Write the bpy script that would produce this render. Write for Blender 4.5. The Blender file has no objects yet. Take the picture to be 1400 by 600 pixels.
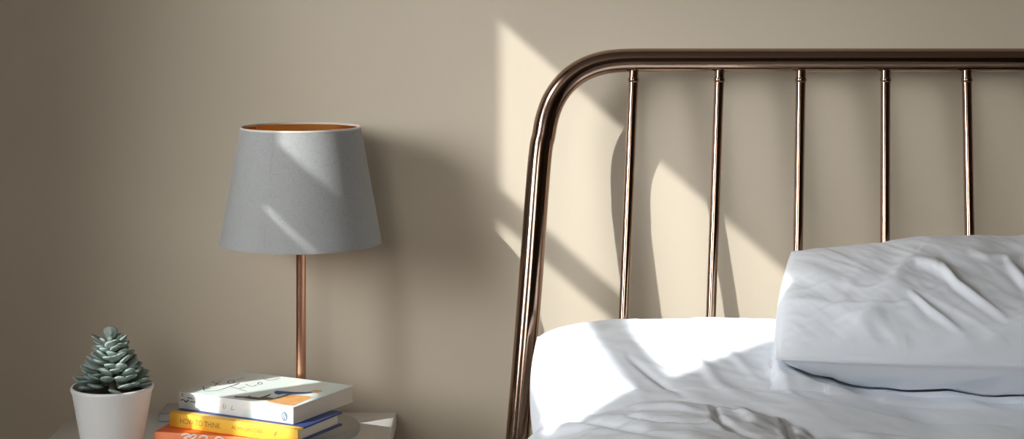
import bpy, bmesh, math, random
from mathutils import Vector, Matrix, noise
from mathutils.bvhtree import BVHTree
random.seed(7)
PI = math.pi
S = bpy.context.scene
C = S.collection
F = 2300.0          # focal length in px of the 1400-px frame
CAMD, CAMZ = 2.3, 1.06

# ------------------------------------------------------------------ helpers
def obj(name, me_or_bm, mat=None, parent=None, smooth=True, auto=None):
    if isinstance(me_or_bm, bmesh.types.BMesh):
        me = bpy.data.meshes.new(name)
        bmesh.ops.recalc_face_normals(me_or_bm, faces=me_or_bm.faces[:])
        me_or_bm.to_mesh(me); me_or_bm.free()
    else:
        me = me_or_bm
    o = bpy.data.objects.new(name, me); C.objects.link(o)
    if mat: me.materials.append(mat)
    if smooth:
        for p in me.polygons: p.use_smooth = True
        if auto is not None:
            me.update()
            set_sharp(me, auto)
    if parent: o.parent = parent
    return o

def set_sharp(me, deg):
    bm = bmesh.new(); bm.from_mesh(me)
    a = math.radians(deg)
    for e in bm.edges:
        if len(e.link_faces) == 2 and e.calc_face_angle(0) > a: e.smooth = False
    bm.to_mesh(me); bm.free()

def thing(name, label, cat, loc=(0, 0, 0), rotz=0, group=None):
    o = bpy.data.objects.new(name, None); C.objects.link(o)
    o.location = loc; o.rotation_euler = (0, 0, rotz)
    o.empty_display_size = .02
    tag(o, label, cat, group)
    return o

def tag(o, label, cat, group=None):
    o['label'] = label; o['category'] = cat
    if group: o['group'] = group

def struct(name, bm, mat, parent=None, smooth=False):
    o = obj(name, bm, mat, parent, smooth)
    if parent is None: o['kind'] = 'structure'
    return o

def add_box(bm, lo, hi, bevel=0, seg=2):
    r = bmesh.ops.create_cube(bm, size=1)
    vs = r['verts']
    for v in vs:
        v.co = Vector([lo[i] + (v.co[i] + .5) * (hi[i] - lo[i]) for i in range(3)])
    if bevel:
        es = list({e for v in vs for e in v.link_edges})
        bmesh.ops.bevel(bm, geom=es, offset=bevel, segments=seg, profile=.5, affect='EDGES')

def box(lo, hi, bevel=0, seg=2):
    bm = bmesh.new(); add_box(bm, lo, hi, bevel, seg); return bm

def add_lathe(bm, prof, n=64, c=(0, 0, 0)):
    rings = []
    for r, z in prof:
        if r < 1e-6:
            rings.append([bm.verts.new((c[0], c[1], c[2] + z))])
        else:
            rings.append([bm.verts.new((c[0] + r * math.cos(2 * PI * k / n), c[1] + r * math.sin(2 * PI * k / n), c[2] + z)) for k in range(n)])
    for a, b in zip(rings, rings[1:]):
        for k in range(n):
            k2 = (k + 1) % n
            if len(a) == 1 and len(b) == 1: continue
            if len(a) == 1: bm.faces.new((a[0], b[k], b[k2]))
            elif len(b) == 1: bm.faces.new((a[k], b[0], a[k2]))
            else: bm.faces.new((a[k], b[k], b[k2], a[k2]))

def lathe(prof, n=64, c=(0, 0, 0)):
    bm = bmesh.new(); add_lathe(bm, prof, n, c); return bm

def catmull(pts, n=8):
    pts = [Vector(p) for p in pts]
    out = []
    P = [pts[0] * 2 - pts[1]] + pts + [pts[-1] * 2 - pts[-2]]
    for i in range(1, len(P) - 2):
        p0, p1, p2, p3 = P[i - 1:i + 3]
        t0 = 0; t1 = t0 + max((p1 - p0).length, 1e-9) ** .5
        t2 = t1 + max((p2 - p1).length, 1e-9) ** .5; t3 = t2 + max((p3 - p2).length, 1e-9) ** .5
        for k in range(n):
            t = t1 + (t2 - t1) * k / n
            a1 = p0 * ((t1 - t) / (t1 - t0)) + p1 * ((t - t0) / (t1 - t0))
            a2 = p1 * ((t2 - t) / (t2 - t1)) + p2 * ((t - t1) / (t2 - t1))
            a3 = p2 * ((t3 - t) / (t3 - t2)) + p3 * ((t - t2) / (t3 - t2))
            b1 = a1 * ((t2 - t) / (t2 - t0)) + a2 * ((t - t0) / (t2 - t0))
            b2 = a2 * ((t3 - t) / (t3 - t1)) + a3 * ((t - t1) / (t3 - t1))
            out.append(b1 * ((t2 - t) / (t2 - t1)) + b2 * ((t - t1) / (t2 - t1)))
    out.append(pts[-1])
    return out

def add_tube(bm, pts, r, n=24, caps=True):
    pts = [Vector(p) for p in pts]
    rr = r if isinstance(r, (list, tuple)) else [r] * len(pts)
    t = (pts[1] - pts[0]).normalized()
    u = t.orthogonal().normalized()
    rings = []
    for i, p in enumerate(pts):
        a = pts[max(i - 1, 0)]; b = pts[min(i + 1, len(pts) - 1)]
        nt = (b - a).normalized()
        u = (u - nt * u.dot(nt)).normalized()
        w = nt.cross(u)
        rings.append([bm.verts.new(p + (u * math.cos(2 * PI * k / n) + w * math.sin(2 * PI * k / n)) * rr[i]) for k in range(n)])
    for a, b in zip(rings, rings[1:]):
        for k in range(n):
            bm.faces.new((a[k], a[(k + 1) % n], b[(k + 1) % n], b[k]))
    if caps:
        bm.faces.new(rings[0][::-1]); bm.faces.new(rings[-1])

def tube(pts, r, n=24):
    bm = bmesh.new(); add_tube(bm, pts, r, n); return bm

def scale_at(d): return (CAMD - d) / F
def P(px, py, d):
    """photo pixel at distance d in front of the back wall -> room point"""
    s = scale_at(d); return Vector(((px - 700) * s, -d, CAMZ - py * s))
def on_z(px, py, z):
    s = (CAMZ - z) / py; return Vector(((px - 700) * s, -(CAMD - F * s), z))
def pix(v):
    s = (CAMD + v.y) / F
    return 700 + v.x / s, (CAMZ - v.z) / s

# ------------------------------------------------------------------ materials
def mat(name, col, rough=.5, metal=0, spec=.5, sheen=0):
    m = bpy.data.materials.new(name); m.use_nodes = True
    b = m.node_tree.nodes['Principled BSDF']
    b.inputs['Base Color'].default_value = (*col, 1)
    b.inputs['Roughness'].default_value = rough
    b.inputs['Metallic'].default_value = metal
    b.inputs['Specular IOR Level'].default_value = spec
    if sheen: b.inputs['Sheen Weight'].default_value = sheen
    return m
def N(m, t, **kw):
    n = m.node_tree.nodes.new(t)
    for k, v in kw.items():
        if k in n.inputs: n.inputs[k].default_value = v
        else: setattr(n, k, v)
    return n
def L(m, a, b): m.node_tree.links.new(a, b)
def bsdf(m): return m.node_tree.nodes['Principled BSDF']
def add_bump(m, scale, strength, dist=.001, detail=3, coord='Object'):
    tc = N(m, 'ShaderNodeTexCoord'); nz = N(m, 'ShaderNodeTexNoise', Scale=scale, Detail=detail)
    L(m, tc.outputs[coord], nz.inputs['Vector'])
    bp = N(m, 'ShaderNodeBump', Strength=strength, Distance=dist)
    L(m, nz.outputs['Fac'], bp.inputs['Height']); L(m, bp.outputs['Normal'], bsdf(m).inputs['Normal'])
    return nz
def mottled(m, c1, c2, scale, detail=2, lo=.35, hi=.65, stretch=None):
    tc = N(m, 'ShaderNodeTexCoord'); nz = N(m, 'ShaderNodeTexNoise', Scale=scale, Detail=detail)
    src = tc.outputs['Object']
    if stretch:
        mp = N(m, 'ShaderNodeMapping'); mp.inputs['Scale'].default_value = stretch
        L(m, src, mp.inputs['Vector']); src = mp.outputs['Vector']
    L(m, src, nz.inputs['Vector'])
    cr = N(m, 'ShaderNodeValToRGB')
    cr.color_ramp.elements[0].position = lo; cr.color_ramp.elements[0].color = (*c1, 1)
    cr.color_ramp.elements[1].position = hi; cr.color_ramp.elements[1].color = (*c2, 1)
    L(m, nz.outputs['Fac'], cr.inputs['Fac']); L(m, cr.outputs['Color'], bsdf(m).inputs['Base Color'])

M = {}
WALLC = (.63, .55, .43)
M['wall'] = mat('wall_paint', WALLC, .75, spec=.25)
mottled(M['wall'], tuple(c * .985 for c in WALLC), tuple(c * 1.015 for c in WALLC), 3)
add_bump(M['wall'], 260, .05, .001)
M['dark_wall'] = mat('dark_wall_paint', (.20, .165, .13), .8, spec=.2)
M['ceiling'] = mat('ceiling_paint', (.72, .69, .65), .8)
M['floor'] = mat('floor_wood', (.16, .10, .06), .45)
mottled(M['floor'], (.12, .075, .045), (.20, .13, .08), 4, 4, stretch=(1, 14, 1))
M['trim'] = mat('trim_paint', (.75, .73, .69), .4)
M['white_paint'] = mat('white_lacquer', (.70, .69, .66), .38)
add_bump(M['white_paint'], 400, .03, .0005)
M['bronze'] = mat('copper_bed_tube', (.36, .245, .185), .13, 1)
add_bump(M['bronze'], 60, .02, .0005)
M['copper'] = mat('copper_lamp_stem', (.64, .34, .215), .30, 1)
M['gold'] = mat('gold_lining', (.92, .50, .16), .3, 1)
M['base_grey'] = mat('lamp_base_enamel', (.42, .42, .41), .35)
M['bulb'] = mat('bulb_glass', (.85, .83, .78), .12)
M['linen'] = mat('white_cotton', (.85, .89, .945), .85, spec=.2, sheen=.15)
add_bump(M['linen'], 900, .05, .0006)
M['mattress'] = mat('mattress_ticking', (.8, .8, .78), .8)
# lamp shade: fine woven slub
M['shade'] = mat('shade_fabric', (.40, .41, .40), .8, spec=.2, sheen=.2)
def weave(m):
    tc = N(m, 'ShaderNodeTexCoord')
    w1 = N(m, 'ShaderNodeTexNoise', Scale=160, Detail=2); w2 = N(m, 'ShaderNodeTexNoise', Scale=160, Detail=2)
    a = N(m, 'ShaderNodeMapping'); a.inputs['Scale'].default_value = (1, 1, 12)
    b = N(m, 'ShaderNodeMapping'); b.inputs['Scale'].default_value = (6, 6, .5)
    L(m, tc.outputs['Object'], a.inputs['Vector']); L(m, tc.outputs['Object'], b.inputs['Vector'])
    L(m, a.outputs['Vector'], w1.inputs['Vector']); L(m, b.outputs['Vector'], w2.inputs['Vector'])
    ad = N(m, 'ShaderNodeMath', operation='ADD'); L(m, w1.outputs['Fac'], ad.inputs[0]); L(m, w2.outputs['Fac'], ad.inputs[1])
    bp = N(m, 'ShaderNodeBump', Strength=.25, Distance=.0006); L(m, ad.outputs[0], bp.inputs['Height'])
    L(m, bp.outputs['Normal'], bsdf(m).inputs['Normal'])
    cr = N(m, 'ShaderNodeValToRGB')
    cr.color_ramp.elements[0].position = .7; cr.color_ramp.elements[0].color = (.28, .288, .285, 1)
    cr.color_ramp.elements[1].position = 1.3; cr.color_ramp.elements[1].color = (.345, .35, .34, 1)
    L(m, ad.outputs[0], cr.inputs['Fac']); L(m, cr.outputs['Color'], bsdf(m).inputs['Base Color'])
weave(M['shade'])
M['shade_hem'] = mat('shade_hem_tape', (.62, .60, .55), .7)
M['pot'] = mat('white_ceramic', (.84, .83, .81), .33)
M['soil'] = mat('potting_soil', (.035, .025, .018), .95)
add_bump(M['soil'], 300, .8, .002)
M['leaf'] = mat('succulent_leaf', (.20, .28, .24), .6, spec=.3)
mottled(M['leaf'], (.20, .275, .24), (.38, .45, .41), 45, 2)
M['stem_green'] = mat('succulent_stem', (.12, .13, .07), .7)
# books
def pages(m):
    tc = N(m, 'ShaderNodeTexCoord'); w = N(m, 'ShaderNodeTexNoise', Scale=40, Detail=1)
    mp = N(m, 'ShaderNodeMapping'); mp.inputs['Scale'].default_value = (.05, .05, 60)
    L(m, tc.outputs['Object'], mp.inputs['Vector']); L(m, mp.outputs['Vector'], w.inputs['Vector'])
    cr = N(m, 'ShaderNodeValToRGB')
    cr.color_ramp.elements[0].position = .35; cr.color_ramp.elements[0].color = (.76, .67, .55, 1)
    cr.color_ramp.elements[1].position = .65; cr.color_ramp.elements[1].color = (.82, .74, .62, 1)
    L(m, w.outputs['Fac'], cr.inputs['Fac']); L(m, cr.outputs['Color'], bsdf(m).inputs['Base Color'])
M['pages'] = mat('page_paper', (.72, .65, .54), .9); pages(M['pages'])
M['mint'] = mat('mint_cover', (.62, .74, .68), .4)
mottled(M['mint'], (.74, .85, .80), (.86, .89, .84), 16, 3, .4, .68)
M['mint_spine'] = mat('pale_spine', (.8, .82, .8), .4)
mottled(M['mint_spine'], (.60, .76, .76), (.82, .82, .79), 22, 2, .36, .5)
M['ink'] = mat('dark_ink', (.05, .06, .08), .6)
M['grey_ink'] = mat('grey_ink', (.42, .45, .46), .6)
M['blue_ink'] = mat('blue_ink', (.05, .10, .28), .6)
M['logo_blue'] = mat('logo_blue', (.16, .24, .36), .6)
M['figure_dark'] = mat('figure_dark', (.10, .085, .07), .6)
M['figure_blue'] = mat('figure_light_blue', (.16, .27, .42), .6)
M['sand'] = mat('sand_orange', (.72, .36, .12), .6)
mottled(M['sand'], (.66, .33, .11), (.78, .42, .17), 60, 2)
M['white_ink'] = mat('white_ink', (.85, .80, .72), .6)
M['yellow'] = mat('yellow_cloth', (.93, .53, .05), .5)
M['navy'] = mat('navy_board', (.035, .06, .20), .5)
M['orange'] = mat('red_orange_cover', (.86, .14, .03), .45)
M['orange_spine'] = mat('orange_spine', (.92, .27, .10), .45)
M['olive_ink'] = mat('olive_ink', (.22, .16, .04), .6)
M['grey_card'] = mat('grey_card', (.42, .40, .37), .7)

# ------------------------------------------------------------------ the room
XL, XR, YB, YF, ZC = -1.5, 3.0, 0.0, -4.2, 2.72
T = .12
struct('floor', box((XL - .3, YF - .3, -.1), (XR + .3, YB + .12, 0)), M['floor'])
struct('ceiling', box((XL - .3, YF - .3, ZC), (XR + .3, YB + .12, ZC + .1)), M['ceiling'])
struct('wall_back', box((XL - T, YB, 0), (XR + T, YB + T, ZC)), M['wall'])
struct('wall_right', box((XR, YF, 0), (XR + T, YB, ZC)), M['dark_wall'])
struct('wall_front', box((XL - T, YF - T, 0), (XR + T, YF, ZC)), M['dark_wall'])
struct('light_blocker_left', box((XL, -.615, 0), (-1.0, 0, ZC)), M['dark_wall'])  # unseen pier added to keep window light off the back wall's left end
# left wall with the window opening  (a = distance from the back wall)
OA0, OA1, OZ0, OZ1 = .80, 2.05, .80, 2.50
bm = bmesh.new()
add_box(bm, (XL - T, -OA0, 0), (XL, 0, ZC))
add_box(bm, (XL - T, YF, 0), (XL, -OA1, ZC))
add_box(bm, (XL - T, -OA1, 0), (XL, -OA0, OZ0))
add_box(bm, (XL - T, -OA1, OZ1), (XL, -OA0, ZC))
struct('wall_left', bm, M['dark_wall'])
bm = bmesh.new(); add_box(bm, (-1.0, -.018, 0), (XR, 0, .11), .004); struct('baseboard_back', bm, M['trim'])
bm = bmesh.new(); add_box(bm, (XL, YF, 0), (XL + .018, -.60, .11), .004); struct('baseboard_left', bm, M['trim'])

# sun geometry: SX sideways per metre towards the wall, SZ drop per metre towards the wall
SX, SZ = 1.43, 1.26
def A(c): return (c - XL) / SX            # window distance for back-wall column c (metres)
def ZW(y): return (1.06 - y / 1000.) + SZ * A(-.02)   # window height for back-wall row y (px at the left jamb)
WX0, WX1 = XL - .012, XL + .004
win = struct('window_1', box((XL - .05, -OA1, OZ0 - .03), (XL + .05, -OA0, OZ0), .004), M['trim'])   # sill
def pane_frame(name, a0, a1, z0, z1, m=M['trim']):
    o = obj(name, box((WX0, -a1, z0), (WX1, -a0, z1)), m, win, smooth=False)
    return o
aj0, aj1 = A(-.02), A(.74)
z_top, z_b0, z_b1, z_m0, z_m1, z_l = ZW(15), ZW(258), ZW(290), ZW(423), ZW(498), ZW(518)
zb_hi, zb_lo = ZW(672), ZW(862)
ab0, abm0, abm1, ab1 = A(-.128), A(-.012), A(.052), A(.19)
pane_frame('head_casing', OA0, OA1, z_top, OZ1)
pane_frame('jamb_casing', OA0, aj0, zb_hi, z_top)
pane_frame('sun_mask', aj1, OA1, OZ0, z_top)  # this and its namesakes below: opaque panels added to trim the sunbeam
pane_frame('glazing_bar', aj0, aj1, z_b1, z_b0)
pane_frame('meeting_rail', aj0, aj1, z_m1, z_m0)
pane_frame('sun_mask', aj0, aj1, zb_hi, z_l)
pane_frame('sun_mask', OA0, ab0, zb_lo, zb_hi)
pane_frame('mullion', abm0, abm1, zb_lo, zb_hi)
pane_frame('sun_mask', ab1, aj1, zb_lo, zb_hi)
pane_frame('sun_mask', OA0, aj1, OZ0, zb_lo)

# ------------------------------------------------------------------ nightstand
NT = .50
rot_ns = math.radians(-.6)
ns = thing('nightstand', 'white bedside table under the lamp, the books and the potted succulent', 'bedside table', (-.375, -.222, 0), 0)
hw, hd = .218, .21
obj('tabletop', box((-hw, -hd, NT - .022), (hw, hd, NT), .0025, 3), M['white_paint'], ns, True, 40)
obj('cabinet', box((-hw + .012, -hd + .015, .14), (hw - .012, hd - .004, NT - .0225), .002), M['white_paint'], ns, True, 40)
for zz in (.155, .315):
    dr = obj('drawer', box((-hw + .022, -hd + .002, zz), (hw - .022, -hd + .0148, zz + .148), .002), M['white_paint'], ns, True, 40)
    bm = lathe([(0, 0), (.006, 0), (.006, .012), (.013, .017), (.013, .022), (.009, .026), (0, .027)], 24)
    bmesh.ops.rotate(bm, verts=bm.verts, cent=(0, 0, 0), matrix=Matrix.Rotation(PI / 2, 3, 'X'))
    bmesh.ops.translate(bm, verts=bm.verts, vec=(0, -hd + .002, zz + .074))
    obj('knob', bm, M['copper'], dr)
for sx in (-1, 1):
    for sy in (-1, 1):
        x, y = sx * (hw - .035), sy * (hd - .04)
        obj('leg', tube([(x, y, 0), (x, y, .1395)], [.012, .018], 20), M['white_paint'], ns, True, 40)

# ------------------------------------------------------------------ table lamp
LX, LD = -.274, .1157
lamp = thing('table_lamp', 'copper table lamp with grey tapered fabric shade beside the bed', 'lamp', (LX, -LD, NT))
obj('base', lathe([(0, 0), (.0755, 0), (.0765, .0015), (.0765, .0065), (.0755, .0085), (.072, .0095), (.02, .0105), (.0085, .0115), (0, .0115)], 96), M['base_grey'], lamp, True, 50)
obj('stem', tube([(0, 0, .0118), (0, 0, .30)], .0063, 32), M['copper'], lamp, True, 50)
zb, zt, rb, rt = .2465, .3947, .1045, .0775
def shade_prof(off, a, b, n=1):
    return [(rb + (rt - rb) * t + off, zb + (zt - zb) * t) for t in [a + (b - a) * k / n for k in range(n + 1)]]
bm = bmesh.new()
add_lathe(bm, shade_prof(0, 0, 1, 12), 128)
obj('shade', bm, M['shade'], lamp)
sh = [o for o in lamp.children if o.name.startswith('shade')][0]
bm = bmesh.new()
add_lathe(bm, shade_prof(-.0012, 0, 1, 12), 128)
obj('shade_lining', bm, M['gold'], lamp)
for t in (0, 1):
    r0 = rb + (rt - rb) * t; z0 = zb + (zt - zb) * t
    bm = lathe([(r0 - .0014, z0 - .0012), (r0 + .0006, z0 - .0012), (r0 + .0006, z0 + .0012), (r0 - .0014, z0 + .0012), (r0 - .0014, z0 - .0012)], 128)
    obj('shade_hem', bm, M['shade_hem'] if t else M['shade'], lamp, True, 50)
# overlapping side seam of the shade
bm = bmesh.new()
a0 = math.atan2(-.082, -.0315)
n = 14
rows = []
for k in range(n + 1):
    t = k / n; r = rb + (rt - rb) * t + .0004; z = zb + (zt - zb) * t
    rows.append([bm.verts.new((r * math.cos(a0 + w / .09), r * math.sin(a0 + w / .09), z)) for w in (-.0035, 0, .0035)])
for a, b in zip(rows, rows[1:]):
    for k in range(2): bm.faces.new((a[k], a[k + 1], b[k + 1], b[k]))
obj('shade_seam', bm, M['shade'], lamp)
bm = bmesh.new()
rr = .020
for k in range(3):
    a = 2 * PI * k / 3 + .5
    add_tube(bm, [(rr * math.cos(a), rr * math.sin(a), .318), ((rt - .002) * math.cos(a), (rt - .002) * math.sin(a), .3935)], .0012, 8)
add_lathe(bm, [(rr - .002, .316), (rr + .002, .316), (rr + .002, .319), (rr - .002, .319), (rr - .002, .316)], 40)
obj('shade_carrier', bm, M['copper'], lamp, True, 50)
obj('bulb_holder', lathe([(0, .3005), (.017, .3005), (.0175, .303), (.0175, .33), (.015, .334), (0, .334)], 32), M['white_paint'], lamp, True, 50)
bp_ = [(0, .3345), (.012, .3345), (.0135, .340)] + [(.0225 * math.sin(a), .366 - .0225 * math.cos(a)) for a in [PI * .22 + (PI * .78) * k / 14 for k in range(14)]] + [(0, .3885)]
obj('bulb', lathe(bp_, 32), M['bulb'], lamp)

# ------------------------------------------------------------------ books
def book_frame(pl, pf):
    d = pf - pl; return math.atan2(d.y, d.x), d.length
def in_book(b, v):   # world -> book local
    mw = Matrix.Translation(b.location) @ Matrix.Rotation(b.rotation_euler.z, 4, 'Z')
    return mw.inverted() @ v
def ribbon(bm, pts, w, lift=(0, 0, 1), h=.00025):
    """a flat ink stroke of width w lying in the plane whose normal is lift"""
    lift = Vector(lift); pts = [Vector(p) for p in pts]
    rows = []
    for i, p in enumerate(pts):
        t = (pts[min(i + 1, len(pts) - 1)] - pts[max(i - 1, 0)]).normalized()
        s = t.cross(lift).normalized() * (w * .5 * (.55 if i in (0, len(pts) - 1) else 1))
        rows.append((bm.verts.new(p - s + lift * h), bm.verts.new(p + s + lift * h)))
    for a, b in zip(rows, rows[1:]): bm.faces.new((a[0], a[1], b[1], b[0]))
def blob(bm, pts, lift=(0, 0, 1), h=.0002):
    lift = Vector(lift)
    f = bm.faces.new([bm.verts.new(Vector(p) + lift * h) for p in pts])
    bmesh.ops.triangulate(bm, faces=[f])
def text_mesh(s, size):
    cu = bpy.data.curves.new('t', 'FONT'); cu.body = s; cu.size = size; cu.resolution_u = 4
    o = bpy.data.objects.new('t', cu); C.objects.link(o)
    bpy.context.view_layer.update()
    me = bpy.data.meshes.new_from_object(o.evaluated_get(bpy.context.evaluated_depsgraph_get()))
    bpy.data.objects.remove(o); bpy.data.curves.remove(cu)
    return me
def spine_text(name, s, x0, x1, zc, hgt, m, parent):
    me = text_mesh(s, 1)
    xs = [v.co.x for v in me.vertices]; ys = [v.co.y for v in me.vertices]
    ax, bx, ay, by = min(xs), max(xs), min(ys), max(ys)
    for v in me.vertices:
        x = x0 + (v.co.x - ax) / (bx - ax) * (x1 - x0); z = zc + ((v.co.y - ay) / (by - ay) - .5) * hgt
        v.co = (x, -.00035, z)
    return obj(name, me, m, parent, smooth=False)

Z1, Z2, Z3 = NT + .035, NT + .035 + .0175, NT + .073
def soft_book(b, ln, wd, th, cover_m, spine_m, board=.0008, over=0.0):
    """paperback: spine at local y=0, runs along +x"""
    obj('pages', box((over + .0006, .0014, board), (ln - over - .0006, wd - .0012 - over, th - board)), M['pages'], b, False)
    bm = bmesh.new()
    add_box(bm, (0, 0.0008, 0), (ln, wd, board), .0002, 1); add_box(bm, (0, .0008, th - board), (ln, wd, th), .0002, 1)
    obj('cover', bm, cover_m, b, True, 30)
    obj('spine', box((0, 0, 0), (ln, .0012, th), .0006, 2), spine_m, b, True, 50)

# -- bottom: red-orange thick book
pl = on_z(211, 589.7, Z1); pf = on_z(300, 595.5, Z1)
rot, _l = book_frame(pl, pf)
red = thing('book', 'thick red-orange book with white lettering at the bottom of the stack', 'book', (pl.x, pl.y, NT), rot, 'books stacked on the bedside table')
soft_book(red, .163, .088, Z1 - NT - .0002, M['orange'], M['orange_spine'])
def on_spine(b, px, py):
    # where the camera ray through a pixel meets the spine plane (local y = 0)
    inv = (Matrix.Translation(b.location) @ Matrix.Rotation(b.rotation_euler.z, 4, 'Z')).inverted()
    o = inv @ Vector((0, -CAMD, CAMZ)); d = inv @ P(px, py, 0) - o
    return o + d * (-o.y / d.y)
bm = bmesh.new()
for st in ([(248, 595), (251, 593.2), (256, 593), (260, 594.5), (257, 596.5), (252, 598.5), (258, 602), (253, 605)],
           [(259, 598), (263, 594.2), (268, 595), (266, 598), (261, 601), (267, 605)],
           [(272.5, 599), (275, 595.8), (280, 595.4), (283.5, 597.5), (280, 602)],
           [(294, 601), (297, 597.4), (302, 597.8), (305, 600.5), (300, 604)]):
    ribbon(bm, catmull([on_spine(red, *p) for p in st], 5), .0019, (0, -1, 0))
obj('spine_lettering', bm, M['white_ink'], red, False)['label'] = 'white spine lettering'

# -- middle: yellow spine, navy boards
pl = on_z(232, 563, Z2); pf = on_z(407, 587, Z2)
rot, ln = book_frame(pl, pf)
yel = thing('book', 'yellow-spined hardback with navy boards in the middle of the stack', 'book', (pl.x, pl.y, Z1), rot, 'books stacked on the bedside table')
th = Z2 - Z1 - .0002; wd = .098; bt = .0026
obj('pages', box((.004, .004, bt), (ln - .004, wd - .004, th - bt)), M['pages'], yel, False)
obj('cover_board', box((.0, .012, th - bt), (ln, wd, th), .0006), M['navy'], yel, True, 40)
obj('cover_board', box((.0, .012, 0), (ln, wd, bt), .0006), M['navy'], yel, True, 40)
bm = bmesh.new()   # quarter cloth: U section wrapped round spine and board edges
add_box(bm, (-.0003, -.0003, 0), (ln + .0003, .0025, th), .0008, 2)
add_box(bm, (-.0003, .001, th - bt), (ln + .0003, .0119, th + .0001), .0005, 1)
add_box(bm, (-.0003, .001, -.00005), (ln + .0003, .0119, bt), .0005, 1)
obj('spine', bm, M['yellow'], yel, True, 40)
spine_text('spine_title', 'HOW TO THINK', .0165, .077, th * .5, .0068, M['olive_ink'], yel)
spine_text('spine_author', 'ALAN JACOBS', .093, .139, th * .5, .0056, M['olive_ink'], yel)
bm = bmesh.new(); ribbon(bm, [(.156, 0, .0055), (.1575, 0, .0105), (.160, 0, .0112)], .0012, (0, -1, 0), .0005)
ribbon(bm, [(.1545, 0, .008), (.160, 0, .009)], .001, (0, -1, 0), .00052)
obj('spine_emblem', bm, M['olive_ink'], yel, False)

# -- top: pale paperback
zz = Z3
pl = on_z(244.3, 535, zz); pf = on_z(401, 556.8, zz); pb = on_z(324.4, 506.5, zz)
rot, ln = book_frame(pl, pf); wd = (pb - pl).length
top = thing('book', 'pale mint paperback with a painted cover on top of the stack', 'book', (pl.x, pl.y, Z2), rot, 'books stacked on the bedside table')
th = Z3 - Z2
soft_book(top, ln, wd, th, M['mint'], M['mint_spine'])
def cov(px, py): return in_book(top, on_z(px, py, zz))
def spn(px, py): return on_spine(top, px, py)
strokes = [
    [(277.5, 528), (278.5, 531), (279, 534.5)],
    [(280, 534.5), (296, 534), (314, 528.5), (328, 523.5)],
    [(289.5, 521.5), (296, 524.5), (302, 526)],
    [(294, 527.5), (298, 523), (303, 521)],
    [(312, 524), (312.5, 521), (316, 519.6), (320, 520.5), (319, 523), (314, 524.4), (312, 524)],
    [(324, 519), (330, 517.8), (335, 516.5)],
    [(314.7, 528), (321, 526.5), (327.5, 523.8)],
    [(314.7, 528.4), (325.7, 531.6), (337.6, 535.2)],
    [(326.6, 531), (331, 530), (335.7, 528.8)],
    [(336.5, 525), (337.6, 526.4), (341, 527.6), (345, 528.6), (351, 526)],
    [(352, 525), (354.5, 522.5), (358.4, 523.8), (356.4, 525.6), (352.6, 525)],
    [(358.7, 517), (367, 519.7), (375, 519), (382.5, 517)],
]
bm = bmesh.new()
for st in strokes: ribbon(bm, catmull([cov(*p) for p in st], 5), .0011)
obj('cover_title', bm, M['ink'], top, False)['label'] = 'handwritten title on the cover'
bm = bmesh.new()
blob(bm, [cov(*p) for p in [(364, 548), (376, 545.5), (388, 541.5), (398, 540), (420, 541), (428, 543), (414, 549), (402, 554.5), (390, 553.5), (376, 551)]])
obj('cover_sand', bm, M['sand'], top, False)['label'] = 'orange patch on the cover'
bm = bmesh.new()
blob(bm, [cov(*p) for p in [(320, 541.6), (327, 541.8), (338, 542.2), (341, 541.0), (343, 542.4), (354, 543.6), (361, 541.8), (371, 538.4), (369, 541), (364, 543), (374, 544.2), (384, 542.2), (392, 539.4), (400, 538.2), (392, 541), (382, 544.6), (370, 547.4), (352, 547.0), (338, 545.2), (332, 543.8), (321, 543.6)]], h=.0004)
obj('cover_figure', bm, M['figure_dark'], top, False)['label'] = 'dark reclining shape on the cover'
bm = bmesh.new()
blob(bm, [cov(*p) for p in [(374.5, 536.2), (378, 534.6), (383, 534.8), (400, 536.4), (418, 536.6), (428, 535.4), (428, 537.2), (415, 538.6), (396, 538.6), (386, 538.4), (381, 540), (376, 538.6)]], h=.0006)
obj('cover_figure_dress', bm, M['blue_ink'], top, False)['label'] = 'blue shape on the cover'
bm = bmesh.new()
blob(bm, [cov(*p) for p in [(426, 534.8), (432, 533.6), (441, 534.6), (440, 536), (433, 537.4), (426, 537)]], h=.0007)
obj('cover_figure_foot', bm, M['sand'], top, False)
bm = bmesh.new()
for st in [[(249, 537.5), (250, 541.5)], [(246.5, 547), (251, 546.4), (255, 548.8), (257.5, 546.5), (259, 549)], [(256, 543.6), (260, 544), (264, 545.4)], [(260, 549), (264, 549), (267.5, 550)], [(252, 548.6), (257, 549.4)]]:
    ribbon(bm, catmull([spn(*p) for p in st], 4), .0011, (0, -1, 0))
obj('spine_author', bm, M['ink'], top, False)
for st in [[(274, 548), (273, 552), (275, 555)], [(283, 547), (281, 553), (285, 552)], [(306.5, 551.5), (305.3, 557), (307.4, 558), (309, 553)], [(318, 554), (316, 560), (321, 559)]]:
    bm = bmesh.new()
    ribbon(bm, catmull([spn(*p) for p in st], 4), .0011, (0, -1, 0))
    obj('spine_letter', bm, M['grey_ink'], top, False)
c0 = spn(389.2, 569)
bm = bmesh.new()
blob(bm, [c0 + Vector((.0044 * math.cos(2 * PI * k / 28), 0, .0056 * math.sin(2 * PI * k / 28))) for k in range(28)], (0, -1, 0), .0003)
lg = obj('publisher_emblem', bm, M['logo_blue'], top, False)
bm = bmesh.new()
ribbon(bm, [c0 + Vector(p) for p in ((-.0012, 0, .004), (-.0002, 0, .001), (.0014, 0, -.001), (.0012, 0, -.0035))], .0015, (0, -1, 0), .0005)
ribbon(bm, [c0 + Vector(p) for p in ((-.0028, 0, .0022), (-.0022, 0, -.001), (-.001, 0, -.003))], .0009, (0, -1, 0), .0005)
obj('emblem_mark', bm, M['white_ink'], lg, False)

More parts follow.
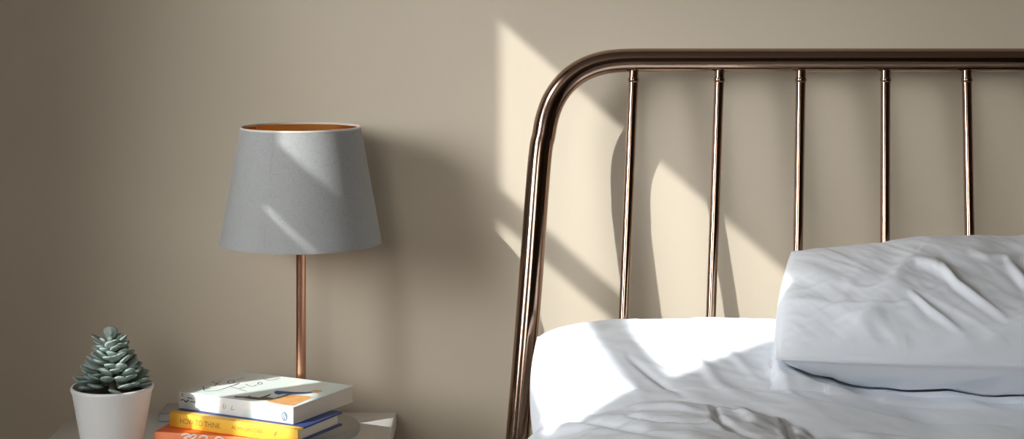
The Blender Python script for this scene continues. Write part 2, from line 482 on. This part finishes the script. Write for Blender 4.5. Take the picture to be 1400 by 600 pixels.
# -- grey notebook lying behind the stack, against the wall
pk = on_z(231, 548.5, NT + .011)
nb = thing('notebook', 'plain grey notebook lying behind the stack of books by the wall', 'notebook', (pk.x, -.066, NT))
obj('pages', box((.0012, .001, .0012), (.0668, .0555, .0098)), M['pages'], nb, False)
bm = bmesh.new(); add_box(bm, (0, 0, 0), (.068, .057, .0011), .0003, 1); add_box(bm, (0, 0, .0099), (.068, .057, .011), .0003, 1); add_box(bm, (0, 0, 0), (.0011, .057, .011), .0003, 1); add_box(bm, (0, 0, 0), (.068, .0009, .011), .0003, 1)
obj('cover', bm, M['grey_card'], nb, True, 40)

# ------------------------------------------------------------------ potted succulent
pd = .25; ps = scale_at(pd)
px0 = (153.5 - 700) * ps
plant = thing('potted_succulent', 'grey-green rosette succulent in a plain white ceramic pot', 'potted plant', (px0, -pd, NT))
rim = CAMZ - 526.5 * ps - NT
R1, R0 = .0496, .0325
def rp(z): return R0 + (R1 - .0008 - R0) * (z / rim) ** .9
prof = [(0, 0), (R0 - .003, 0), (R0, .002)] + [(rp(rim * k / 10), rim * k / 10) for k in range(1, 10)] + [(R1, rim - .004), (R1, rim - .0015), (R1 - .001, rim), (R1 - .0028, rim), (R1 - .0038, rim - .002), (R1 - .005, rim - .02), (R1 - .006, rim - .03), (0, rim - .03)]
obj('pot', lathe(prof, 96), M['pot'], plant, True, 60)
bm = lathe([(0, rim - .006), (.02, rim - .007), (.035, rim - .009), (R1 - .0046, rim - .011), (R1 - .0052, rim - .016), (0, rim - .016)], 40)
for v in bm.verts:
    if v.co.z > rim - .0095: v.co.z += .002 * noise.noise(v.co * 160)
obj('soil', bm, M['soil'], plant)
obj('stem', tube(catmull([(0, 0, rim - .007), (.001, 0, rim + .02), (-.002, -.002, rim + .045), (-.001, 0, rim + .058)], 6), .0045, 12), M['stem_green'], plant)
def leaf(bm, base, az, pitch, ln, wd, th, curl, roll=0):
    nu, nv = 10, 10
    M4 = Matrix.Translation(base) @ Matrix.Rotation(az, 4, 'Z') @ Matrix.Rotation(-pitch, 4, 'Y') @ Matrix.Rotation(roll, 4, 'X')
    rings = []
    for i in range(nu + 1):
        t = i / nu
        w = wd * .5 * (.34 + .66 * math.sin(min(1, t / .68) * PI / 2) ** 1.3) * (1 if t < .68 else math.sqrt(max(0, 1 - ((t - .68) / .32) ** 2)))
        h = th * .5 * (.7 + .5 * math.sin(t * PI)) * (1 if t < .8 else math.sqrt(max(0, 1 - ((t - .8) / .2) ** 2)))
        x = ln * t; zc = curl * ln * t * t
        if i == nu:
            rings.append([bm.verts.new(M4 @ Vector((x + .0006, 0, zc + .0002)))]); continue
        w = max(w, .0004); h = max(h, .0003)
        ring = []
        for k in range(nv):
            a = 2 * PI * k / nv
            y = w * math.cos(a); z = h * math.sin(a)
            z += .22 * y * y / max(wd, 1e-4)      # cupped
            ring.append(bm.verts.new(M4 @ Vector((x, y, zc + z))))
        rings.append(ring)
    bm.faces.new(rings[0][::-1])
    for a, b in zip(rings, rings[1:]):
        for k in range(nv):
            k2 = (k + 1) % nv
            if len(b) == 1: bm.faces.new((a[k], a[k2], b[0]))
            else: bm.faces.new((a[k], a[k2], b[k2], b[k]))
rnd = random.Random(11)
bm = bmesh.new()
nl = 96
for i in range(nl):
    t = i / (nl - 1)
    az = i * 2.39996 + rnd.uniform(-.2, .2)
    zz_ = rim - .001 + .048 * t ** 1.25
    reach = .049 - .031 * t ** 1.15 + rnd.uniform(-.003, .003)
    ll = .027 - .007 * t + rnd.uniform(-.002, .002)
    r0 = max(.003, reach - ll)
    base = Vector((r0 * math.cos(az), r0 * math.sin(az), zz_ + rnd.uniform(-.0015, .0015)))
    leaf(bm, base, az, math.radians(4 + 14 * t + rnd.uniform(-9, 9)), ll, .0180 - .0045 * t + rnd.uniform(-.0015, .0015), .0042, .16 + rnd.uniform(-.08, .12), rnd.uniform(-.35, .35))
tz = rim + .049
for az, pit, ll, wd_, r0 in ((PI * .98, 22, .026, .0115, .003), (-.05, 30, .021, .012, .003), (PI * .62, 42, .018, .011, .002), (-PI * .30, 25, .017, .0115, .002), (-PI * .72, 30, .018, .011, .002), (PI * .3, 35, .018, .011, .002)):
    leaf(bm, Vector((r0 * math.cos(az) - .001, r0 * math.sin(az), tz)), az, math.radians(pit), ll, wd_, .004, .12)
leaf(bm, Vector((-.003, .002, tz + .004)), -PI / 2 + .1, math.radians(98), .0185, .0175, .0036, .05)
leaf(bm, Vector((-.007, .003, tz + .003)), -PI / 2 - .6, math.radians(100), .018, .0145, .0036, .02)
leaf(bm, Vector((-.002, -.004, tz + .001)), -PI / 2, math.radians(62), .011, .009, .0036, .25)
obj('rosette_leaves', bm, M['leaf'], plant)

# ------------------------------------------------------------------ bed frame
K = .17
def HB(px, py):
    s = (2.3 - (.068 - K * .08)) / (F + K * py)
    d = 2.3 - s * F
    return Vector(((px - 700) * s, -d, CAMZ - py * s))
XC = .497
bed = thing('bed_frame', 'copper tube bed frame with slim upright headboard bars', 'bed', (XC, -.15, 0))
inv = Matrix.Translation(-bed.location)
def mir(p): return Vector((2 * XC - p.x, p.y, p.z))
left = [HB(660.5, 1182), HB(668, 1090), HB(708, 600), HB(724.3, 400), HB(740, 200), HB(743, 187), HB(747, 165), HB(754, 143), HB(763, 126.5), HB(774, 113), HB(789, 100.5), HB(806, 91.5), HB(826, 85.5), HB(848, 82.8), HB(872, 82)]
left[0].z = .001
line = catmull(left, 7)
topz = line[-1].z
full = [inv @ p for p in line] + [inv @ mir(p) for p in reversed(line)]
obj('headboard_hoop', tube(full, .0156, 32), M['bronze'], bed, True, 50)
bars = [((866.8, 92), (852.8, 428)), ((984, 92), (972, 432)), ((1095.2, 92), (1090.8, 345)), ((1210.8, 92), (1210, 335)), ((1321.5, 92), (1326, 335)), ((1436, 92), (1446, 335)), ((1551, 92), (1567, 335))]
def bar(a, b):
    a, b = Vector(a), Vector(b)
    e = a + (b - a) * ((a.z - .36) / (a.z - b.z))
    n = 14
    bm = bmesh.new()
    add_tube(bm, [inv @ (a + (e - a) * k / n) for k in range(n + 1)], .0064, 20)
    c = inv @ (a + (e - a) * (.0165 / (a - e).length))
    dv = (e - a).normalized()
    add_tube(bm, [c - dv * .002, c + dv * .0005, c + dv * .0028, c + dv * .004], [.0072, .0075, .0072, .0064], 20)
    obj('headboard_bar', bm, M['bronze'], bed, True, 50)
for i, (a, b) in enumerate(bars):
    A3, B3 = HB(*a), HB(*b)
    bar(A3, B3)
lo = HB(700, 770); 
zl = .36; pz = [p for p in line if abs(p.z - zl) == min(abs(q.z - zl) for q in line)][0]
obj('headboard_crossbar', tube([inv @ Vector((pz.x + .012, pz.y, zl)), inv @ Vector((2 * XC - pz.x - .012, pz.y, zl))], .011, 20), M['bronze'], bed, True, 50)
for x in (.045, 2 * XC - .045):
    obj('side_rail', box(inv @ Vector((x - .0125, -2.10, .265)), inv @ Vector((x + .0125, pz.y - .02, .315)), .003), M['bronze'], bed, True, 40)
    obj('leg', tube([inv @ Vector((x, -2.10, 0)), inv @ Vector((x, -2.10, .34))], .0156, 24), M['bronze'], bed, True, 50)
obj('foot_rail', tube([inv @ Vector((.045, -2.10, .33)), inv @ Vector((2 * XC - .045, -2.10, .33))], .0125, 20), M['bronze'], bed, True, 50)
bm = bmesh.new()
for k in range(13):
    y = -.30 - k * .14
    add_box(bm, inv @ Vector((.058, y - .035, .29)), inv @ Vector((2 * XC - .058, y + .035, .305)), .003, 1)
obj('slats', bm, M['floor'], bed, False)['kind'] = 'stuff'

# mattress
bm = box((.06, -2.06, .3055), (2 * XC - .06, -.20, .50), .04, 5)
mt = obj('mattress', bm, M['mattress'], None, True)
tag(mt, 'white mattress on the copper bed frame beneath the duvet', 'mattress')

# ------------------------------------------------------------------ bedding
def seg_dist(p, a, b):
    ax, ay = a; bx, by = b; dx, dy = bx - ax, by - ay
    t = max(0, min(1, ((p[0] - ax) * dx + (p[1] - ay) * dy) / (dx * dx + dy * dy + 1e-9)))
    qx, qy = ax + t * dx, ay + t * dy
    side = (p[0] - ax) * dy - (p[1] - ay) * dx
    return math.hypot(p[0] - qx, p[1] - qy), (1 if side >= 0 else -1), t
def crease(p, cr):
    """relief of one crease at photo-plane position p: (points, height, width, lean)"""
    pts, amp, w, lean = cr; w *= .6; amp *= 1.05
    x0 = min(q[0] for q in pts) - 4 * w; x1 = max(q[0] for q in pts) + 4 * w
    y0 = min(q[1] for q in pts) - 4 * w; y1 = max(q[1] for q in pts) + 4 * w
    if not (x0 < p[0] < x1 and y0 < p[1] < y1): return 0
    best = None; n = len(pts) - 1
    for i in range(n):
        dd, sd, t = seg_dist(p, pts[i], pts[i + 1])
        if best is None or dd < best[0]: best = (dd, sd, (i + t) / n)
    dd, sd, f = best
    fade = math.sin(PI * min(1, max(0, .08 + .84 * f))) ** .6
    q = sd * dd / w
    return amp * fade * (math.exp(-q * q) + lean * q * math.exp(-q * q * .6))
def crinkle(v, sc, seed=0, ang=.7, st=2.2):
    ca, sa = math.cos(ang), math.sin(ang)
    x, y = v[0] * ca - v[1] * sa, v[0] * sa + v[1] * ca
    q = Vector((x * sc / st, y * sc, seed))
    q += Vector((noise.noise(q * .7 + Vector((5, 1, 0))), noise.noise(q * .7 + Vector((1, 8, 3))), 0)) * .7
    m = max(0, noise.noise(q * .35 + Vector((3, 3, seed))) + .35)
    return (1 - min(1, abs(noise.noise(q)) * 3.2)) ** 2 * m
def fbm(v, sc, seed=0): return noise.fractal(Vector(v) * sc + Vector((seed, seed * 1.7, 0)), 1.0, 2.0, 3)

def pillow_mesh(name, fl, fr, bl, br, tu, td, creases, nu=280, nv=130, seed=0, bow=.012, pw=2.6, vp=2.4, rough=.0022, up_=8, lip=.003, ys=1.0, cs=1.0, sm=1):
    """two sheets meeting in a seam; u along the long side, v from the front seam to the back seam"""
    fl, fr, bl, br = map(Vector, (fl, fr, bl, br))
    def mid(u, v):
        ub = u; a = fl.lerp(fr, ub); b = bl.lerp(br, ub); p = a.lerp(b, v)
        uu, vv = 2 * u - 1, 2 * v - 1
        ex = (fr - fl).normalized(); ey = (bl - fl).normalized()
        p -= ex * (uu * bow * (1 - vv * vv)) * abs(uu) ** 3
        p -= ey * (vv * bow * .8 * (1 - uu * uu)) * abs(vv) ** 3
        return p
    ez = (fr - fl).cross(bl - fl).normalized()
    def warp(t): return .5 - .5 * math.cos(PI * t) * (1 - .12 * math.sin(PI * t) ** 2) if False else (.5 - .5 * math.cos(PI * t)) * .7 + t * .3
    bm = bmesh.new()
    grid = {}
    for sgn in (1, -1):
        for i in range(nu + 1):
            for j in range(nv + 1):
                rim_ = i in (0, nu) or j in (0, nv)
                if sgn < 0 and rim_: grid[(sgn, i, j)] = grid[(1, i, j)]; continue
                u, v = warp(i / nu), warp(j / nv)
                uu, vv = abs(2 * u - 1), 2 * v - 1
                base = mid(u, v)
                th = ((1 - uu ** up_) ** .5) * ((1 - abs(vv) ** pw) ** (1 / vp))
                t = (tu(u, v) if sgn > 0 else td(u, v)) * th
                # puckers that run in from the seam
                edge = math.exp(-((1 - max(uu, abs(vv))) / .13) ** 2)
                if not rim_:
                    s_ = u * 38 if abs(vv) > uu else v * 24
                    t += ((.0010 if abs(vv) > uu else .0003) * edge * noise.noise(Vector((s_, sgn * 3, seed)))) * min(1, th * 3)
                co = base + ez * (t * sgn)
                w = min(1, th * 1.6)
                if not rim_:
                    q = Vector((co.x * 1.0, co.y * ys + co.z * 1.2, 0))
                    co += ez * sgn * w * (rough * fbm(q, 9, seed + sgn) + .5 * rough * fbm(Vector((q.x + q.y * .9, q.y * .5 - q.x * .3, 0)), 26, seed + 5))
                    co += ez * sgn * w * cs * (.0024 * crinkle(q, 15, seed) + .0012 * crinkle(q, 30, seed + 4, -.3))
                    if sgn > 0 or vv < -.1:
                        pp = pix(co)
                        for cr in creases:
                            c = crease(pp, cr)
                            if c: co += ez * sgn * (w * c)
                else:
                    co += ez * (.0025 * noise.noise(Vector((u * 14, v * 14, seed))))
                    ex_ = (fr - fl).normalized(); ey_ = (bl - fl).normalized()
                    if j == 0: co -= ey_ * lip
                    if j == nv: co += ey_ * lip
                    if i == 0: co -= ex_ * lip
                    if i == nu: co += ex_ * lip
                grid[(sgn, i, j)] = bm.verts.new(co)
    for sgn in (1, -1):
        for i in range(nu):
            for j in range(nv):
                q = [grid[(sgn, i, j)], grid[(sgn, i + 1, j)], grid[(sgn, i + 1, j + 1)], grid[(sgn, i, j + 1)]]
                if sgn < 0: q.reverse()
                try: bm.faces.new(q)
                except ValueError: pass
    inner = [v for v in bm.verts if not any(e.is_boundary for e in v.link_edges)]
    for _ in range(sm): bmesh.ops.smooth_vert(bm, verts=inner, factor=.5, use_axis_x=True, use_axis_y=True, use_axis_z=True)
    return bm

def smoothstep(a, b, x):
    t = max(0, min(1, (x - a) / (b - a))); return t * t * (3 - 2 * t)

# upper pillow (in shade, resting on the lower one)
UP_CR = [
    ([(1290, 368), (1308, 390), (1336, 411), (1372, 436)], .0055, 7, .9),
    ([(1246, 402), (1271, 425), (1306, 450)], .0042, 6, .8),
    ([(1225, 372), (1250, 360), (1278, 361), (1296, 378)], .005, 10, .4),
    ([(1250, 350), (1219, 390), (1180, 430), (1137, 482)], .004, 26, .5),
    ([(1378, 360), (1396, 384), (1420, 410)], .005, 9, .8),
    ([(1400, 440), (1340, 470), (1290, 484), (1240, 500)], .004, 18, .5),
    ([(1164, 470), (1168, 482), (1172, 500)], .0022, 5, .3),
    ([(1236, 462), (1240, 480), (1243, 500)], .0026, 5, .5),
    ([(1200, 440), (1222, 462), (1230, 482)], .002, 9, .3),
    ([(1150, 520), (1220, 528), (1313, 520), (1410, 500)], .006, 13, .4),
    ([(1110, 505), (1180, 516), (1260, 512)], .003, 8, .4),
    ([(1240, 545), (1320, 542), (1410, 528)], .004, 10, .4),
    ([(1330, 345), (1350, 352), (1390, 352)], .003, 7, .5),
    ([(1180, 360), (1160, 390), (1150, 420)], .0015, 16, .3),
]
fl = P(1063, 490, .40); bl = P(1085, 344, .165)
fr = fl + Vector((.70, 0, -.012)); br = bl + Vector((.66, 0, .006))
bm = pillow_mesh('pillow', fl, fr, bl, br, lambda u, v: .030 + .022 * smoothstep(0, .3, u) + .016 * (1 - v), lambda u, v: .066 + .022 * smoothstep(0, .45, u), UP_CR, seed=3, bow=-.006, up_=9, vp=1.7, lip=.006, rough=.0042, ys=.35, cs=1.25, nu=400, nv=190, sm=2)
up = obj('pillow', bm, M['linen'])
tag(up, 'plump white pillow in shade, propped on the lower pillow against the bars', 'pillow', 'white pillows on the bed')
bm2 = bmesh.new(); bm2.from_mesh(up.data); bvh_up = BVHTree.FromBMesh(bm2); bm2.free()

# lower pillow (partly in the sun)
LO_CR = [
    ([(858, 488), (887, 513), (932, 545)], -.0032, 5, .7),
    ([(872, 466), (890, 478), (908, 496)], .0022, 5, .7),
    ([(932, 482), (948, 490), (966, 503)], .0022, 5, .7),
    ([(985, 478), (1005, 490), (1030, 515)], .0022, 8, .6),
    ([(741, 510), (746, 494), (762, 476), (793, 460), (840, 444), (887, 436), (945, 433)], -.0035, 8, .5),
    ([(1050, 500), (1062, 520), (1085, 540)], .0025, 8, .6),
    ([(960, 500), (975, 520), (1000, 540)], .0025, 12, .6),
    ([(800, 480), (840, 510), (870, 535)], .0015, 14, .4),
]
bl = Vector((.034, -.165, .632))
fl = Vector((.045, -.52, .525))
fr = fl + Vector((.72, 0, 0)); br = bl + Vector((.71, 0, 0))
bm = pillow_mesh('pillow', fl, fr, bl, br, lambda u, v: .060 - .018 * smoothstep(.36, .6, u), lambda u, v: .045, LO_CR, seed=9, bow=-.016, pw=3.0, vp=2.2, up_=9)
lowz = {}
for v in bm.verts:      # it gives way under the upper pillow and over the mattress
    for k in range(0, 13):
        if v.co.x < .29 or (k and v.co.y > -.36): break
        h = bvh_up.ray_cast(Vector((v.co.x, v.co.y + .01 * k, 0)), Vector((0, 0, 1)))
        if h[0] is not None:
            lim = h[0].z - .003 + .08 * .01 * k
            if k == 0 and v.co.z < lim and v.co.z > .54:
                g_ = lim - v.co.z; v.co.z += g_ * (1 - smoothstep(0, .05, g_))
            if v.co.z > lim: v.co.z = lim
    if v.co.x > .055 and v.co.y < -.195 and v.co.z < .503: v.co.z = .503
lopil = obj('pillow', bm, M['linen'])
tag(lopil, 'sunlit flat white pillow lying lowest at the head of the bed', 'pillow', 'white pillows on the bed')
bm2 = bmesh.new(); bm2.from_mesh(lopil.data); bvh_lo = BVHTree.FromBMesh(bm2); bm2.free()

# duvet
DV_CR = [
    ([(855, 567), (896, 574), (960, 577)], -.004, 4, .8),
    ([(870, 556), (920, 556), (980, 566)], .003, 6, .5),
    ([(974, 556), (979, 573), (998, 587), (1030, 597)], -.007, 6, .9),
    ([(1068, 566), (1073, 584), (1082, 604)], -.010, 6, .9),
    ([(1010, 560), (1030, 575), (1060, 580)], .005, 9, .5),
    ([(1090, 590), (1140, 592), (1200, 600)], .005, 7, .6),
    ([(780, 575), (850, 585), (930, 600)], -.003, 6, .7),
    ([(735, 592), (780, 584), (830, 588)], .003, 8, .4),
    ([(1210, 590), (1280, 597), (1340, 606)], -.005, 6, .6),
]
edge_px = [(742, 579, .415), (770, 567, .42), (805, 557.5, .42), (850, 549, .42), (872, 544.5, .42), (930, 543, .42), (985, 546, .42), (1050, 559, .425), (1085, 570, .43), (1105, 580, .435), (1140, 582.5, .44), (1250, 590, .45), (1400, 600, .455)]
edge = [P(*e) for e in edge_px]
edge += [Vector((.70, -.47, .572)), Vector((.9, -.47, .57))]
def edge_at(x):
    if x <= edge[0].x: return Vector((x, edge[0].y - (edge[0].x - x) * 1.2, edge[0].z - (edge[0].x - x) * .3))
    for a, b in zip(edge, edge[1:]):
        if x <= b.x:
            t = (x - a.x) / (b.x - a.x); t = t
            return a.lerp(b, t)
    return Vector((x, edge[-1].y, edge[-1].z))
nu, nv = 330, 230
XA, XB = -.004, 2 * XC + .004
side = .26
wtop = XB - XA
tot = wtop + 2 * side
bm = bmesh.new()
vt = [[None] * (nv + 1) for _ in range(nu + 1)]
nroll = 8
rr = .016
for i in range(nu + 1):
    sarc = tot * i / nu
    for j in range(nv + 1):
        if sarc < side: x, drop, sd = XA, side - sarc, -1
        elif sarc > side + wtop: x, drop, sd = XB, sarc - side - wtop, 1
        else: x, drop, sd = XA + (sarc - side), 0, 0
        e = edge_at(max(.014, min(x, .9)))
        if x < .014: e = e.copy(); e.y -= (.014 - x) * 1.5
        if j <= nroll:
            a = PI * 1.0 - (PI * .5) * j / nroll
            yoff = rr * math.cos(a) + rr     # 0 .. rr
            zoff = rr * math.sin(a) - rr     # -rr .. 0
            y = e.y - yoff; z0 = zoff; f = 0
            l = 0
        else:
            f = ((j - nroll) / (nv - nroll)) ** 1.8
            l = f * (2.09 + e.y - rr)
            y = e.y - rr - l; z0 = 0
        ztop = e.z + z0
        far = smoothstep(.12, .5, l)
        ztop = ztop * (1 - far) + .575 * far
        co = Vector((x, y, ztop))
        # rounded shoulders at both sides
        dx = min(x - XA, XB - x)
        if dx < .035: co.z -= .035 * (1 - math.sqrt(max(0, 1 - (1 - dx / .035) ** 2))) if dx > 0 else .035
        if drop > 0:
            co.z -= 0; co.z = ztop - .035 - drop * .92
            co.x += sd * (.004 + .012 * math.sin(y * 17 + 1) * min(1, drop * 6))
        else:
            q = Vector((co.x, co.y * 1.0, 0))
            w = smoothstep(-.002, .02, l + .006 * (j / nroll if j <= nroll else 1))
            co.z += w * (.0045 * fbm(q, 6, 21) + .0035 * fbm(Vector((q.x * 1.0 + q.y * .6, q.y * 1.6, 0)), 15, 4) + .001 * fbm(q, 40, 2) + .005 * crinkle(q, 14, 3, .15, 2.6) + .003 * crinkle(q, 26, 8, -.5))
            pp = pix(co)
            if pp[1] < 640:
                for cr in DV_CR:
                    c = crease(pp, cr)
                    if c: co.z += c * max(.25, w)
        vt[i][j] = co
for i in range(nu + 1):
    for j in range(nv + 1):
        co = vt[i][j]
        if co.y > -.62:
            for ox, oy in ((0, 0), (.009, 0), (-.009, 0), (0, .009), (0, -.009)):
                h = bvh_lo.ray_cast(Vector((co.x + ox, co.y + oy, 2)), Vector((0, 0, -1)))
                if h[0] is not None and co.z < h[0].z + .005: co.z = h[0].z + .005
        h = bvh_up.ray_cast(Vector((co.x, co.y, 0)), Vector((0, 0, 1)))
        if h[0] is not None and co.z > h[0].z - .0015: co.z = h[0].z - .0015
        if j == 0: pass
        vt[i][j] = bm.verts.new(co)
for i in range(nu):
    for j in range(nv):
        bm.faces.new((vt[i][j], vt[i + 1][j], vt[i + 1][j + 1], vt[i][j + 1]))
dv = obj('duvet', bm, M['linen'])
md = dv.modifiers.new('thickness', 'SOLIDIFY'); md.thickness = .003; md.offset = -1
tag(dv, 'rumpled white duvet pulled up over the bed below the pillows', 'duvet')

# ------------------------------------------------------------------ light
sun = bpy.data.lights.new('sun', 'SUN'); sun.energy = 4.9; sun.angle = math.radians(.34); sun.color = (.97, .985, .985)
so = bpy.data.objects.new('sun', sun); C.objects.link(so)
so.rotation_euler = Vector((SX, 1, -SZ)).to_track_quat('-Z', 'Y').to_euler()
def area(name, loc, direction, sx, sy, energy, col):
    l = bpy.data.lights.new(name, 'AREA'); l.shape = 'RECTANGLE'; l.size = sx; l.size_y = sy; l.energy = energy; l.color = col
    o = bpy.data.objects.new(name, l); C.objects.link(o); o.location = loc
    o.rotation_euler = Vector(direction).to_track_quat('-Z', 'Z').to_euler()
    return o
# daylight through the window in the left wall
wd_ = area('window_daylight', (XL + .03, -1.12, 1.30), (1.60, 1.12, -.46), .60, .90, 4.7, (.97, .985, 1.0))
wd_.data.spread = math.radians(50)

# added soft fill lamp behind the camera; that wall has no window
area('front_fill', (-.75, YF + .05, 1.75), (.15, 1, .30), .9, 1.2, 29, (1.0, .965, .91))

w = bpy.data.worlds.new('sky'); S.world = w; w.use_nodes = True
bg = w.node_tree.nodes['Background']; bg.inputs['Color'].default_value = (.70, .82, 1.0, 1); bg.inputs['Strength'].default_value = 1.6

# ------------------------------------------------------------------ camera
cam = bpy.data.cameras.new('camera'); co = bpy.data.objects.new('camera', cam); C.objects.link(co)
co.location = (0, -CAMD, CAMZ); co.rotation_euler = (PI / 2, 0, 0)
cam.sensor_width = 36; cam.lens = 36 * F / 1400; cam.shift_y = -300 / 1400; cam.clip_start = .02
S.camera = co
S.view_settings.view_transform = 'Standard'; S.view_settings.look = 'None'
S.view_settings.exposure = .09; S.view_settings.gamma = 1; S.view_settings.use_curve_mapping = False
S.cycles.use_denoising = True
S.cycles.max_bounces = 10; S.cycles.diffuse_bounces = 6
